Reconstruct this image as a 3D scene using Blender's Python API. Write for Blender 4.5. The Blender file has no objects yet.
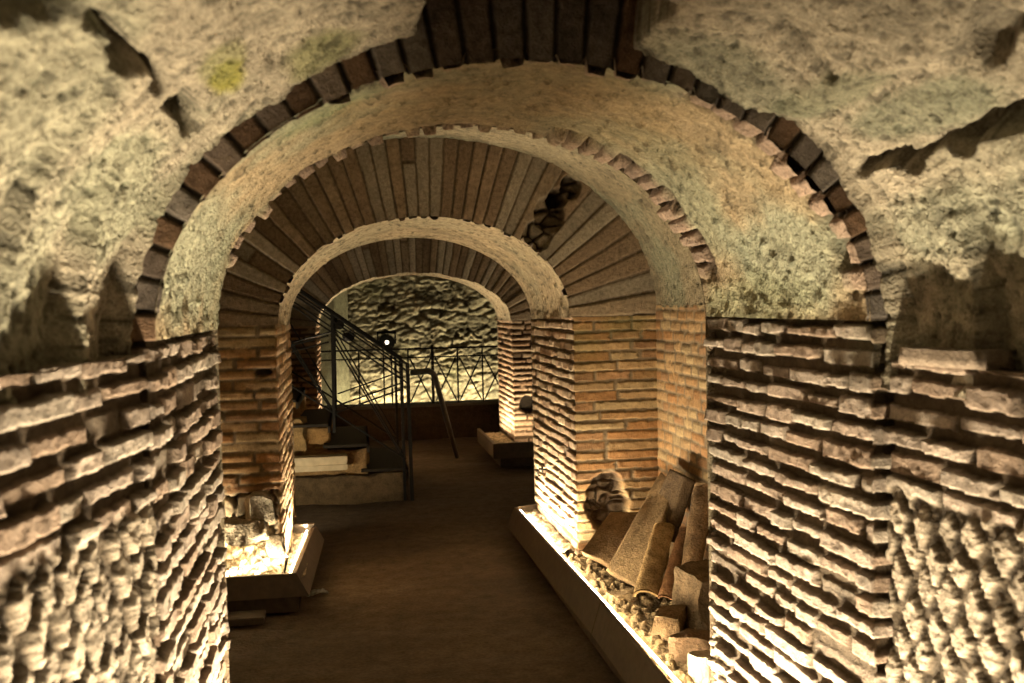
import bpy, math, random
import numpy as np
from mathutils import Vector, Matrix

random.seed(5)
RNG = np.random.default_rng(11)
COL = bpy.context.scene.collection
PI = math.pi
A = np.array

# ------------------------------------------------------------------ noise
def _hash(ix, iy, iz, seed):
    h = (ix * 374761393 + iy * 668265263 + iz * 2147483647 + seed * 974634777) & 0xFFFFFFFF
    h = ((h ^ (h >> 13)) * 1274126177) & 0xFFFFFFFF
    h = ((h ^ (h >> 16)) * 2246822519) & 0xFFFFFFFF
    return ((h ^ (h >> 15)) & 0xFFFFFF) / float(0xFFFFFF)

def vnoise(P, freq, seed=0):
    """value noise in -1..1 on an array (...,3)"""
    Q = np.asarray(P, dtype=np.float64) * freq + 1000.0
    I = np.floor(Q).astype(np.int64); Fr = Q - I
    Fr = Fr * Fr * (3 - 2 * Fr)
    x, y, z = I[..., 0], I[..., 1], I[..., 2]
    fx, fy, fz = Fr[..., 0], Fr[..., 1], Fr[..., 2]
    r = 0
    for dx in (0, 1):
        wx = fx if dx else 1 - fx
        for dy in (0, 1):
            wy = fy if dy else 1 - fy
            for dz in (0, 1):
                wz = fz if dz else 1 - fz
                r = r + wx * wy * wz * _hash(x + dx, y + dy, z + dz, seed)
    return r * 2 - 1

def fbm(P, freq, octv=4, seed=0, gain=0.5):
    s = 0; a = 1.0; n = 0
    for k in range(octv):
        s = s + a * vnoise(P, freq * 2 ** k, seed + k * 17); n += a; a *= gain
    return s / n

def cells(P, freq, seed=0):
    """rough lumpy cells: returns (edge distance-like 0..1, id 0..1)"""
    Q = np.asarray(P) * freq + 500.0
    I = np.floor(Q).astype(np.int64)
    d1 = np.full(Q.shape[:-1], 9.0); d2 = d1.copy(); cid = d1 * 0
    for dx in (-1, 0, 1):
        for dy in (-1, 0, 1):
            for dz in (-1, 0, 1):
                c = I + A([dx, dy, dz])
                cx, cy, cz = c[..., 0], c[..., 1], c[..., 2]
                pt = np.stack([cx + _hash(cx, cy, cz, seed), cy + _hash(cx, cy, cz, seed + 1), cz + _hash(cx, cy, cz, seed + 2)], -1)
                d = np.linalg.norm(pt - Q, axis=-1)
                idv = _hash(cx, cy, cz, seed + 3)
                new = d < d1
                d2 = np.where(new, d1, np.minimum(d2, d)); cid = np.where(new, idv, cid); d1 = np.where(new, d, d1)
    return d2 - d1, cid

def sstep(a, b, x):
    t = np.clip((x - a) / (b - a), 0, 1); return t * t * (3 - 2 * t)

def mix(c1, c2, m):
    return A(c1) * (1 - m[..., None]) + A(c2) * m[..., None]

def r1(k, seed):
    k = np.asarray(k).astype(np.int64)
    return _hash(k, k * 0 + 7, k * 0 + 3, seed)

# ------------------------------------------------------------------ materials
def stone_mat(name, rough=0.9, bump=0.5, fine=220.0, spec=0.2, pits=0.0, tint=0.25, k=0.66):
    m = bpy.data.materials.new(name); m.use_nodes = True
    nt = m.node_tree; N = nt.nodes; L = nt.links; b = N['Principled BSDF']
    at = N.new('ShaderNodeAttribute'); at.attribute_name = 'Col'
    tc = N.new('ShaderNodeTexCoord')
    n1 = N.new('ShaderNodeTexNoise'); n1.inputs['Scale'].default_value = fine; n1.inputs['Detail'].default_value = 6
    n2 = N.new('ShaderNodeTexNoise'); n2.inputs['Scale'].default_value = fine * 0.22; n2.inputs['Detail'].default_value = 8
    L.new(tc.outputs['Object'], n1.inputs['Vector']); L.new(tc.outputs['Object'], n2.inputs['Vector'])
    mr = N.new('ShaderNodeMapRange'); mr.inputs['From Min'].default_value = 0.36; mr.inputs['From Max'].default_value = 0.64
    mr.inputs['To Min'].default_value = k * (1 - tint); mr.inputs['To Max'].default_value = k * (1 + tint)
    ad = N.new('ShaderNodeMath'); ad.operation = 'ADD'; L.new(n1.outputs[0], ad.inputs[0]); L.new(n2.outputs[0], ad.inputs[1])
    hf = N.new('ShaderNodeMath'); hf.operation = 'MULTIPLY'; hf.inputs[1].default_value = 0.5; L.new(ad.outputs[0], hf.inputs[0])
    L.new(hf.outputs[0], mr.inputs['Value'])
    mx = N.new('ShaderNodeVectorMath'); mx.operation = 'SCALE'
    L.new(at.outputs['Color'], mx.inputs[0]); L.new(mr.outputs[0], mx.inputs['Scale'])
    L.new(mx.outputs[0], b.inputs['Base Color'])
    hsrc = hf.outputs[0]
    if pits > 0:
        vo = N.new('ShaderNodeTexVoronoi'); vo.inputs['Scale'].default_value = 55
        L.new(tc.outputs['Object'], vo.inputs['Vector'])
        pr = N.new('ShaderNodeMapRange'); pr.inputs['From Min'].default_value = 0.08; pr.inputs['From Max'].default_value = 0.32
        pr.inputs['To Min'].default_value = -pits; pr.inputs['To Max'].default_value = 0
        L.new(vo.outputs['Distance'], pr.inputs['Value'])
        a2 = N.new('ShaderNodeMath'); a2.operation = 'ADD'; L.new(hsrc, a2.inputs[0]); L.new(pr.outputs[0], a2.inputs[1]); hsrc = a2.outputs[0]
    bp = N.new('ShaderNodeBump'); bp.inputs['Strength'].default_value = bump; bp.inputs['Distance'].default_value = 0.022
    L.new(hsrc, bp.inputs['Height']); L.new(bp.outputs[0], b.inputs['Normal'])
    b.inputs['Roughness'].default_value = rough; b.inputs['Specular IOR Level'].default_value = spec
    return m

def plain_mat(name, col, rough=0.6, metal=0.0, scale=40.0, var=0.3, bump=0.2, spec=0.4):
    m = bpy.data.materials.new(name); m.use_nodes = True
    nt = m.node_tree; N = nt.nodes; L = nt.links; b = N['Principled BSDF']
    tc = N.new('ShaderNodeTexCoord'); n = N.new('ShaderNodeTexNoise'); n.inputs['Scale'].default_value = scale; n.inputs['Detail'].default_value = 6
    L.new(tc.outputs['Object'], n.inputs['Vector'])
    cr = N.new('ShaderNodeValToRGB')
    cr.color_ramp.elements[0].position = 0.3; cr.color_ramp.elements[1].position = 0.7
    cr.color_ramp.elements[0].color = (*[c * (1 - var) for c in col], 1); cr.color_ramp.elements[1].color = (*[min(1, c * (1 + var)) for c in col], 1)
    L.new(n.outputs[0], cr.inputs[0]); L.new(cr.outputs[0], b.inputs['Base Color'])
    bp = N.new('ShaderNodeBump'); bp.inputs['Strength'].default_value = bump; bp.inputs['Distance'].default_value = 0.01
    L.new(n.outputs[0], bp.inputs['Height']); L.new(bp.outputs[0], b.inputs['Normal'])
    b.inputs['Roughness'].default_value = rough; b.inputs['Metallic'].default_value = metal; b.inputs['Specular IOR Level'].default_value = spec
    return m

def emit_mat(name, col, s):
    m = bpy.data.materials.new(name); m.use_nodes = True
    nt = m.node_tree; N = nt.nodes; b = N['Principled BSDF']
    b.inputs['Emission Color'].default_value = (*col, 1); b.inputs['Emission Strength'].default_value = s
    b.inputs['Base Color'].default_value = (0.8, 0.8, 0.8, 1)
    return m

M_BRICK = stone_mat('weathered_brick', 0.92, 0.6, 240, tint=0.35, k=0.46)
M_RED = stone_mat('red_brick', 0.85, 0.4, 200, 0.3, k=0.62)
M_PLAS = stone_mat('rough_plaster', 0.95, 0.75, 170, pits=0.3, tint=0.42, k=0.40)
M_SOFF = stone_mat('soffit_mortar', 0.95, 0.75, 150, pits=0.2, tint=0.42, k=0.44)
M_TUFF = stone_mat('tuff_masonry', 0.95, 0.7, 90, tint=0.35)
M_FLOOR = stone_mat('packed_earth_floor', 0.8, 0.4, 60, spec=0.2, tint=0.35)
M_PANEL = plain_mat('brown_painted_panel', (0.065, 0.048, 0.032), 0.55, 0, 25, 0.25, 0.1)
M_DARKP = plain_mat('dark_plinth', (0.06, 0.045, 0.03), 0.8, 0, 25, 0.3, 0.2)
M_IRON = plain_mat('black_iron', (0.009, 0.008, 0.006), 0.65, 0.0, 80, 0.3, 0.1, 0.15)
M_STEEL = plain_mat('galvanised_tube', (0.07, 0.06, 0.045), 0.5, 0.3, 60, 0.2, 0.05)
M_MARB = plain_mat('worn_white_marble', (0.46, 0.38, 0.24), 0.7, 0, 18, 0.15, 0.15)
M_TILE = stone_mat('old_roof_tile', 0.95, 0.6, 110, spec=0.1, tint=0.4, k=0.62)
M_STONE = stone_mat('loose_stone', 0.95, 0.8, 90, spec=0.1, tint=0.4, k=0.6)
M_PLATE = plain_mat('dark_metal_tread', (0.024, 0.018, 0.011), 0.7, 0.0, 50, 0.3, 0.1, 0.15)
M_LENS = emit_mat('lamp_lens', (1.0, 0.86, 0.62), 3.0)
M_STRIP = emit_mat('led_strip', (1.0, 0.80, 0.50), 40.0)
M_WRAP = plain_mat('clear_plastic', (0.22, 0.22, 0.20), 0.2, 0, 60, 0.4, 0.5, 0.8)

# ------------------------------------------------------------------ object helpers
def props(o, label=None, cat=None, group=None, kind=None):
    if label: o['label'] = label
    if cat: o['category'] = cat
    if group: o['group'] = group
    if kind: o['kind'] = kind
    return o

def link(o, parent=None):
    COL.objects.link(o)
    if parent is not None: o.parent = parent
    return o

def thing(name, label, cat, loc=(0, 0, 0), rz=0.0, group=None):
    o = bpy.data.objects.new(name, None); o.empty_display_size = 0.1
    o.location = loc; o.rotation_euler = (0, 0, rz)
    link(o); return props(o, label, cat, group)

def local(o, V):
    """world points to the thing's own frame"""
    if o is None: return V
    M = Matrix.LocRotScale(o.location, o.rotation_euler, None).inverted()
    R = np.array(M.to_3x3()); T = np.array(M.translation)
    return np.asarray(V) @ R.T + T

def raw_mesh(name, V, Fc, mat, parent=None, col=None, smooth=True):
    V = np.asarray(V, dtype=np.float32).reshape(-1, 3)
    if parent is not None: V = local(parent, V).astype(np.float32)
    Fc = np.asarray(Fc, dtype=np.int32)
    me = bpy.data.meshes.new(name)
    me.vertices.add(len(V)); me.vertices.foreach_set('co', V.ravel())
    k = Fc.shape[1]
    me.loops.add(Fc.size); me.loops.foreach_set('vertex_index', Fc.ravel())
    me.polygons.add(len(Fc)); me.polygons.foreach_set('loop_start', np.arange(0, Fc.size, k, dtype=np.int32))
    me.update(calc_edges=True); me.validate()
    if smooth: me.polygons.foreach_set('use_smooth', np.ones(len(me.polygons), dtype=bool))
    if col is not None:
        ca = me.color_attributes.new('Col', 'FLOAT_COLOR', 'POINT')
        c = np.ones((len(V), 4), dtype=np.float32); c[:, :3] = np.clip(np.asarray(col).reshape(-1, 3), 0.01, 0.9)
        ca.data.foreach_set('color', c.ravel())
    me.materials.append(mat)
    return link(bpy.data.objects.new(name, me), parent)

def grid_faces(nu, nv, closed=False, off=0):
    i = np.arange(nu if closed else nu - 1); j = np.arange(nv - 1)
    I, J = np.meshgrid(i, j, indexing='ij'); I2 = (I + 1) % nu
    return np.stack([I * nv + J, I2 * nv + J, I2 * nv + J + 1, I * nv + J + 1], -1).reshape(-1, 4) + off

def grid_obj(name, P, C, mat, parent=None, smooth=True):
    nu, nv = P.shape[:2]
    return raw_mesh(name, P, grid_faces(nu, nv), mat, parent, C, smooth)

def gnormal(P):
    du = np.gradient(P, axis=0); dv = np.gradient(P, axis=1)
    n = np.cross(du, dv); return n / np.maximum(np.linalg.norm(n, axis=-1, keepdims=True), 1e-9)

# solids collected in one mesh
class MB:
    def __init__(s): s.V = []; s.F = []; s.n = 0
    def add(s, V, F):
        V = [tuple(map(float, v)) for v in V]
        s.V += V; s.F += [tuple(i + s.n for i in f) for f in F]; s.n += len(V); return s
    def box(s, lo, hi, rz=0.0):
        lo, hi = A(lo, dtype=float), A(hi, dtype=float); c = (lo + hi) / 2; h = (hi - lo) / 2
        vs = []
        for z in (-1, 1):
            for x, y in ((-1, -1), (1, -1), (1, 1), (-1, 1)):
                px, py = x * h[0], y * h[1]
                vs.append((c[0] + px * math.cos(rz) - py * math.sin(rz), c[1] + px * math.sin(rz) + py * math.cos(rz), c[2] + z * h[2]))
        return s.add(vs, [(3, 2, 1, 0), (4, 5, 6, 7), (0, 1, 5, 4), (1, 2, 6, 5), (2, 3, 7, 6), (3, 0, 4, 7)])
    def bar(s, p0, p1, r, n=8, square=False):
        p0, p1 = A(p0, dtype=float), A(p1, dtype=float); d = p1 - p0; d /= np.linalg.norm(d)
        a = A([0, 0, 1.]) if abs(d[2]) < 0.9 else A([0, 1., 0]); u = np.cross(d, a); u /= np.linalg.norm(u); v = np.cross(d, u)
        if square: n = 4; r = r * 1.414
        vs = []
        for p in (p0, p1):
            for k in range(n):
                t = 2 * PI * (k + (0.5 if square else 0)) / n; vs.append(p + r * (math.cos(t) * u + math.sin(t) * v))
        F = [(k, (k + 1) % n, n + (k + 1) % n, n + k) for k in range(n)] + [tuple(range(n - 1, -1, -1)), tuple(range(n, 2 * n))]
        return s.add(vs, F)
    def tube(s, pts, r, n=10):
        pts = [A(p, dtype=float) for p in pts]; vs = []; m = len(pts)
        for i, p in enumerate(pts):
            d = pts[min(i + 1, m - 1)] - pts[max(i - 1, 0)]; d /= np.linalg.norm(d)
            a = A([0, 0, 1.]) if abs(d[2]) < 0.95 else A([0, 1., 0]); u = np.cross(d, a); u /= np.linalg.norm(u); v = np.cross(d, u)
            for k in range(n):
                t = 2 * PI * k / n; vs.append(p + r * (math.cos(t) * u + math.sin(t) * v))
        F = [(i * n + k, i * n + (k + 1) % n, (i + 1) * n + (k + 1) % n, (i + 1) * n + k) for i in range(m - 1) for k in range(n)]
        F += [tuple(range(n - 1, -1, -1)), tuple(range((m - 1) * n, m * n))]
        return s.add(vs, F)
    def prism(s, poly, ax, a0, a1):
        """poly: list of 2D points in the plane across axis ax"""
        n = len(poly); vs = []
        for a in (a0, a1):
            for p in poly:
                q = list(p); q.insert(ax, a); vs.append(q)
        F = [(k, (k + 1) % n, n + (k + 1) % n, n + k) for k in range(n)] + [tuple(range(n - 1, -1, -1)), tuple(range(n, 2 * n))]
        return s.add(vs, F)
    def build(s, name, mat, parent=None, bevel=0.0, smooth=False):
        V = local(parent, A(s.V)) if parent is not None else A(s.V)
        me = bpy.data.meshes.new(name); me.from_pydata([tuple(v) for v in V], [], s.F); me.update()
        import bmesh
        bm = bmesh.new(); bm.from_mesh(me); bmesh.ops.recalc_face_normals(bm, faces=bm.faces[:])
        if bevel > 0: bmesh.ops.bevel(bm, geom=bm.edges[:], offset=bevel, segments=2, affect='EDGES', clamp_overlap=True)
        bm.to_mesh(me); bm.free()
        if smooth:
            for p in me.polygons: p.use_smooth = True
        me.materials.append(mat)
        return link(bpy.data.objects.new(name, me), parent)

def lump(name, corners, col, mat, parent=None, sub=5, rough=0.012, freq=9, seed=0, rnd=0.0):
    """a solid from 8 corners (bottom 4, top 4), finely gridded, rounded and roughened"""
    c = A(corners, dtype=float)
    Vs = []; Fs = []; n = 0
    faces = [(0, 3, 2, 1), (4, 5, 6, 7), (0, 1, 5, 4), (1, 2, 6, 5), (2, 3, 7, 6), (3, 0, 4, 7)]
    cen = c.mean(0)
    size = np.linalg.norm(c - cen, axis=1).mean()
    for f in faces:
        q = c[list(f)]
        lu = max(np.linalg.norm(q[1] - q[0]), np.linalg.norm(q[2] - q[3])); lv = max(np.linalg.norm(q[3] - q[0]), np.linalg.norm(q[2] - q[1]))
        nu = int(np.clip(lu / 0.012, 3, 40)); nv = int(np.clip(lv / 0.012, 3, 40))
        U, W = np.meshgrid(np.linspace(0, 1, nu), np.linspace(0, 1, nv), indexing='ij'); U = U[..., None]; W = W[..., None]
        P = (1 - U) * (1 - W) * q[0] + U * (1 - W) * q[1] + U * W * q[2] + (1 - U) * W * q[3]
        Vs.append(P.reshape(-1, 3)); Fs.append(grid_faces(nu, nv, off=n)); n += nu * nv
    V = np.concatenate(Vs); Fc = np.concatenate(Fs)
    if rnd > 0:
        d = V - cen; L = np.linalg.norm(d, axis=1, keepdims=True); V = V * (1 - rnd) + (cen + d / L * np.minimum(L, size * 0.86)) * rnd
    D = np.stack([fbm(V, freq, 4, seed + 3), fbm(V, freq, 4, seed + 40), fbm(V, freq, 4, seed + 80)], -1)
    V = V + D * rough
    # merge seams
    key = np.round((np.concatenate(Vs)) * 1e5).astype(np.int64)
    _, inv = np.unique(key, axis=0, return_inverse=True); inv = inv.ravel()
    W = np.zeros((inv.max() + 1, 3)); W[inv] = V
    Fc = inv[Fc]
    t = fbm(W, 14, 3, seed + 5)
    C = mix(A(col) * 0.7, A(col) * 1.3, np.clip(t * 0.5 + 0.5, 0, 1))
    return raw_mesh(name, W, Fc, mat, parent, C)

# ------------------------------------------------------------------ surface patterns
# each returns (height above the nominal plane, colour) for coordinates u (along), v (up), world points P
PALE = dict(mort=(0.135, 0.098, 0.062), c=[(0.55, 0.445, 0.36), (0.60, 0.50, 0.41), (0.50, 0.385, 0.30), (0.62, 0.53, 0.43), (0.44, 0.32, 0.235)])
ORNG = dict(mort=(0.26, 0.19, 0.11), c=[(0.46, 0.265, 0.11), (0.50, 0.32, 0.15), (0.42, 0.215, 0.08), (0.48, 0.34, 0.17), (0.38, 0.21, 0.095)])
def brick(u, v, P, course=0.055, joint=0.018, lmin=0.10, lmax=0.26, depth=0.018, seed=0, breaks=(), pal=PALE, rag=1.0, prot=0.005, missing=0.03, v0=0.0, wob=0.004):
    vv = v - v0 + wob * fbm(P, 2.5, 2, seed + 9)
    row = np.floor(vv / course).astype(int)
    umin, umax = float(u.min()) - 0.01, float(u.max()) + 0.01
    bid = np.zeros(u.shape, dtype=int); du = np.zeros(u.shape)
    rmin, rmax = row.min(), row.max()
    rg = np.random.default_rng(seed + 100)
    for r in range(rmin, rmax + 1):
        edges = [umin]
        stops = sorted([b for b in breaks if umin < b < umax]) + [umax]
        for s in stops:
            x = edges[-1]
            x += rg.uniform(0.3, 1.0) * lmax
            while x < s - lmin * 0.5:
                edges.append(x); x += rg.uniform(lmin, lmax)
            edges.append(s)
        E = A(edges); m = row == r
        if not m.any(): continue
        k = np.clip(np.searchsorted(E, u[m], side='right') - 1, 0, len(E) - 2)
        bid[m] = (r - rmin + 1) * 997 + k
        dl = u[m] - E[k]; dr = E[k + 1] - u[m]
        for s in list(breaks) + [umin, umax]:       # no joint at a corner: the brick turns it
            dl = np.where(np.abs(E[k] - s) < 1e-6, 1.0, dl); dr = np.where(np.abs(E[k + 1] - s) < 1e-6, 1.0, dr)
        du[m] = np.minimum(dl, dr)
    ra, rb, rc, rd = (r1(bid, seed + i) for i in range(4))
    lo = joint * (0.18 + 0.64 * ra); hi = joint * (0.18 + 0.64 * rb)
    fv = vv - row * course
    dv = np.minimum(fv - lo, (course - fv) - hi)
    e = (0.0040 * fbm(P, 70, 3, seed + 21) + 0.0035 * vnoise(P, 24, seed + 22)) * rag
    d = np.minimum(dv, du - 0.0085) + e
    m = sstep(0.0, 0.0026, d)
    miss = (rc < missing)
    hgt = m * (1 - 0.75 * miss)
    face = prot * (rd - 0.6) * 2 + 0.0045 * fbm(P, 40, 4, seed + 31) * rag + 0.004 * (fv / course - 0.5) * (ra - 0.5)
    h = -depth * (1 - hgt) + face * hgt + 0.004 * fbm(P, 30, 3, seed + 33) * (1 - hgt)
    cs = A(pal['c']); ci = (r1(bid, seed + 8) * len(cs)).astype(int) % len(cs)
    c = cs[ci] * (0.85 + 0.3 * r1(bid, seed + 12))[..., None]
    mo = A(pal['mort']) * (1 + 0.3 * fbm(P, 12, 3, seed + 41))[..., None]
    n = fbm(P, 10, 4, seed + 51)[..., None]
    c = c * (1 + 0.28 * n)
    hm = np.clip(hgt, 0, 1)[..., None]
    return h, c * hm + mo * (1 - hm)

def reticulate(u, v, P, cell=0.076, depth=0.014, seed=0):
    wu = 0.012 * fbm(P, 7, 3, seed + 20); wv = 0.012 * fbm(P, 7, 3, seed + 25)
    a = ((u + wu) * 1.15 + (v + wv) * 0.72) / (cell * 1.28); b = (-(u + wu) * 1.15 + (v + wv) * 0.72) / (cell * 1.28)
    ia, ib = np.floor(a), np.floor(b); fa, fb = a - ia, b - ib
    bid = (ia * 131 + ib * 17 + 5000).astype(int)
    e = 0.10 * fbm(P, 45, 4, seed + 7) + 0.12 * vnoise(P, 18, seed + 9)
    d = np.minimum(np.minimum(fa, 1 - fa), np.minimum(fb, 1 - fb)) - 0.10 - 0.10 * r1(bid, seed + 2) + e
    m = sstep(0, 0.04, d)
    ra = r1(bid, seed + 3); miss = ra < 0.08
    tilt = ((fa - 0.5) * (r1(bid, seed + 4) - 0.5) + (fb - 0.5) * (r1(bid, seed + 6) - 0.5)) * 0.018
    h = -depth + m * (depth + 0.010 * (ra - 0.6) + tilt) * np.where(miss, -0.8, 1) + 0.004 * fbm(P, 20, 3, seed + 8) + 0.0075 * fbm(P, 60, 4, seed + 18, 0.7)
    c = mix((0.12, 0.09, 0.058), (0.50, 0.42, 0.32), m * np.where(miss, 0.1, 1)) * (0.75 + 0.4 * ra)[..., None] * (1 + 0.4 * fbm(P, 40, 4, seed + 12))[..., None]
    return h, c

def rubble(P, seed=0, scale=9.0, amp=0.05, col=(0.42, 0.34, 0.22), dark=(0.16, 0.12, 0.07)):
    e, i = cells(P * A([1, 1, 1.25]) + 0.03 * vnoise(P, 14, seed)[..., None], scale, seed)
    m = sstep(0.03, 0.22, e)
    h = amp * (m * (0.5 + 0.8 * i) - 0.8) + 0.012 * fbm(P, 24, 4, seed + 2)
    c = mix(dark, col, m) * (0.65 + 0.6 * i)[..., None] * (1 + 0.25 * fbm(P, 30, 3, seed + 4))[..., None]
    return h, c

def plaster_col(P, seed=0, green=0.5, base=(0.56, 0.475, 0.34)):
    n = fbm(P, 3.2, 4, seed + 1); g = sstep(-0.05, 0.35, fbm(P, 2.6, 4, seed + 2) + green * 0.35 - 0.12)
    c = mix(base, (0.38, 0.41, 0.28), g * green)
    d = sstep(0.15, 0.45, fbm(P, 7, 4, seed + 3)); c = c * (1 - 0.28 * d)[..., None] * (1 + 0.2 * n)[..., None]
    peb = sstep(0.46, 0.62, vnoise(P, 85, seed + 7) * 0.6 + vnoise(P, 41, seed + 8) * 0.6)
    c = c * (1 - 0.62 * peb)[..., None]
    w = sstep(0.5, 0.7, vnoise(P, 60, seed + 17)); c = c * (1 + 0.15 * w)[..., None]
    return c, peb

def plaster(P, seed=0, green=0.5, amp=1.0, base=(0.56, 0.475, 0.34)):
    c, peb = plaster_col(P, seed, green, base)
    h = (0.016 * fbm(P, 4, 3, seed + 11) + 0.007 * fbm(P, 14, 4, seed + 12, 0.6) + 0.006 * fbm(P, 60, 3, seed + 13, 0.7)) * amp - 0.007 * peb
    return h, c

def segdist(P, pts):
    d = np.full(P.shape[:-1], 9.0)
    for a, b in zip(pts[:-1], pts[1:]):
        a, b = A(a, dtype=float), A(b, dtype=float); ab = b - a
        t = np.clip(((P - a) @ ab) / (ab @ ab), 0, 1)
        d = np.minimum(d, np.linalg.norm(P - a - t[..., None] * ab, axis=-1))
    return d

def pit(P, h, c, cen, rad, depth, dark=(0.10, 0.075, 0.05), seed=0, stones=True, col=(0.27, 0.20, 0.12), sc=20):
    """a broken hole whose bottom shows rubble"""
    q = (P - A(cen)) / A(rad); d = np.linalg.norm(q, axis=-1) + 0.22 * fbm(P, 14, 3, seed)
    m = sstep(1.0, 0.82, d)
    if stones: rh, rc = rubble(P, seed + 3, sc, 0.035, col, dark)
    else: rh, rc = 0.0, np.ones(c.shape) * A(dark)
    return h * (1 - m) + (rh - depth) * m, c * (1 - m)[..., None] + rc * m[..., None]

# ------------------------------------------------------------------ wall strips: a plan polyline raised to a height
def strip(name, pts, z0, z1, fn, mat, parent=None, res=0.007, resv=None, side=1):
    """pts: plan polyline; the normal is to the right of the walking direction times side.  fn(u, v, P, seg)->h, c"""
    pts = [A(p, dtype=float) for p in pts]
    us = []; base = []; nrm = []; segi = []; L = 0.0; br = []
    ns = []
    for a, b in zip(pts[:-1], pts[1:]):
        d = (b - a) / np.linalg.norm(b - a); ns.append(A([d[1], -d[0]]) * side)
    for k, (a, b) in enumerate(zip(pts[:-1], pts[1:])):
        l = np.linalg.norm(b - a); n = max(2, int(round(l / res)) + 1)
        t = np.linspace(0, 1, n)
        if k > 0: t = t[1:]
        for s in t:
            p = a * (1 - s) + b * s; nn = ns[k].copy(); dd = s * l; de = (1 - s) * l
            if k > 0 and dd < 0.02: nn = nn + ns[k - 1] * (1 - dd / 0.02) * (1 if abs(ns[k] @ ns[k - 1]) < 0.5 else 0)
            if k < len(ns) - 1 and de < 0.02: nn = nn + ns[k + 1] * (1 - de / 0.02) * (1 if abs(ns[k] @ ns[k + 1]) < 0.5 else 0)
            us.append(L + dd); base.append(p); nrm.append(nn); segi.append(k)
        L += l; br.append(L)
    us, base, nrm, segi = A(us), A(base), A(nrm), A(segi)
    nv = max(2, int(round((z1 - z0) / (resv or res))) + 1)
    vs = np.linspace(z0, z1, nv)
    U, Vv = np.meshgrid(us, vs, indexing='ij')
    P = np.zeros(U.shape + (3,)); P[..., 0] = base[:, None, 0]; P[..., 1] = base[:, None, 1]; P[..., 2] = Vv
    h, c = fn(U, Vv, P, np.broadcast_to(segi[:, None], U.shape), br[:-1])
    Q = P.copy(); Q[..., 0] += nrm[:, None, 0] * h; Q[..., 1] += nrm[:, None, 1] * h
    if side < 0: Q = Q[::-1]; c = c[::-1]
    return grid_obj(name, Q, c, mat, parent, False)

# ------------------------------------------------------------------ arches
def ell(cx, a, zs, b, t, off=0.0):
    x = cx + a * np.cos(t); z = zs + b * np.sin(t)
    nx = np.cos(t) / a; nz = np.sin(t) / b; n = np.sqrt(nx * nx + nz * nz)
    return x + off * nx / n, z + off * nz / n

def arclen(a, b, t):
    tt = np.linspace(0, PI, 400); x = a * np.cos(tt); z = b * np.sin(tt)
    s = np.concatenate([[0], np.cumsum(np.hypot(np.diff(x), np.diff(z)))]); return np.interp(t, tt, s)

def ring(name, cx, a, zs, b, Y, r0, r1_, parent, seed=0, pal=PALE, face=-1, res=0.008, pitch=0.052, holes=(), t0=0.0, t1=PI, depth=0.014, jag=0.012, mat=None, radial_breaks=True, dark=1.0, prot=0.006):
    S0, S1 = arclen(a, b, t0), arclen(a, b, t1)
    nt = int((S1 - S0) * 1.45 / res); nr = int((r1_ - r0) / (res * 1.3)) + 2
    tt0 = np.linspace(0, PI, 400); ss = arclen(a, b, tt0)
    s = np.linspace(S0, S1, nt); t = np.interp(s, ss, tt0)
    T, R = np.meshgrid(t, np.linspace(r0, r1_, nr), indexing='ij'); Sg = np.broadcast_to(s[:, None], T.shape)
    x, z = ell(cx, a, zs, b, T, R)
    P = np.stack([x, np.full_like(x, Y), z], -1)
    w = Sg + 0.004 * fbm(P, 5, 2, seed)
    k = np.floor(w / pitch).astype(int); f = w - k * pitch
    bid = k + 100
    # radial breaks: some voussoirs are two bricks long
    rb = r0 + (0.35 + 0.35 * r1(bid, seed + 1)) * (r1_ - r0); two = (r1(bid, seed + 2) < 0.08) & radial_breaks
    up = two & (R > rb); bid2 = bid * 2 + up
    ra = r1(bid2, seed + 3); rc = r1(bid2, seed + 4)
    grow = 1 + 0.9 * (R - r0) / max(b + r1_, .1)
    dj = np.minimum(f, pitch - f) * grow - (0.0015 + 0.0022 * ra) + 0.0022 * fbm(P, 50, 3, seed + 5)
    dr = np.where(two, np.abs(R - rb) - 0.006, 1.0)
    m = sstep(0, 0.005, np.minimum(dj, dr))
    h = -depth * (1 - m) + m * (prot * (rc - 0.5) * 2 + 0.003 * fbm(P, 25, 3, seed + 6))
    cs = A(pal['c']); c = cs[(ra * len(cs)).astype(int) % len(cs)] * (0.75 + 0.5 * rc)[..., None] * (1 + 0.25 * fbm(P, 14, 4, seed + 7))[..., None] * dark
    c = c * m[..., None] + A(pal['mort']) * dark * (1 - m)[..., None]
    for (cen, rad, dp, hc) in holes: h, c = pit(P, h, c, cen, rad, dp, (0.07, 0.05, 0.03), seed + 60, True, hc, 11)
    # ragged ends towards the opening
    e = sstep(r0 + 0.03, r0, R); jx, jz = ell(cx, a, zs, b, T, R + e * jag * (r1(bid, seed + 9) - 1.05) * 1.6)
    P[..., 0] = jx; P[..., 2] = jz
    P[..., 1] += face * h
    if face > 0: P = P[::-1]; c = c[::-1]
    return grid_obj(name, P, c, mat or M_BRICK, parent)

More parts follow.
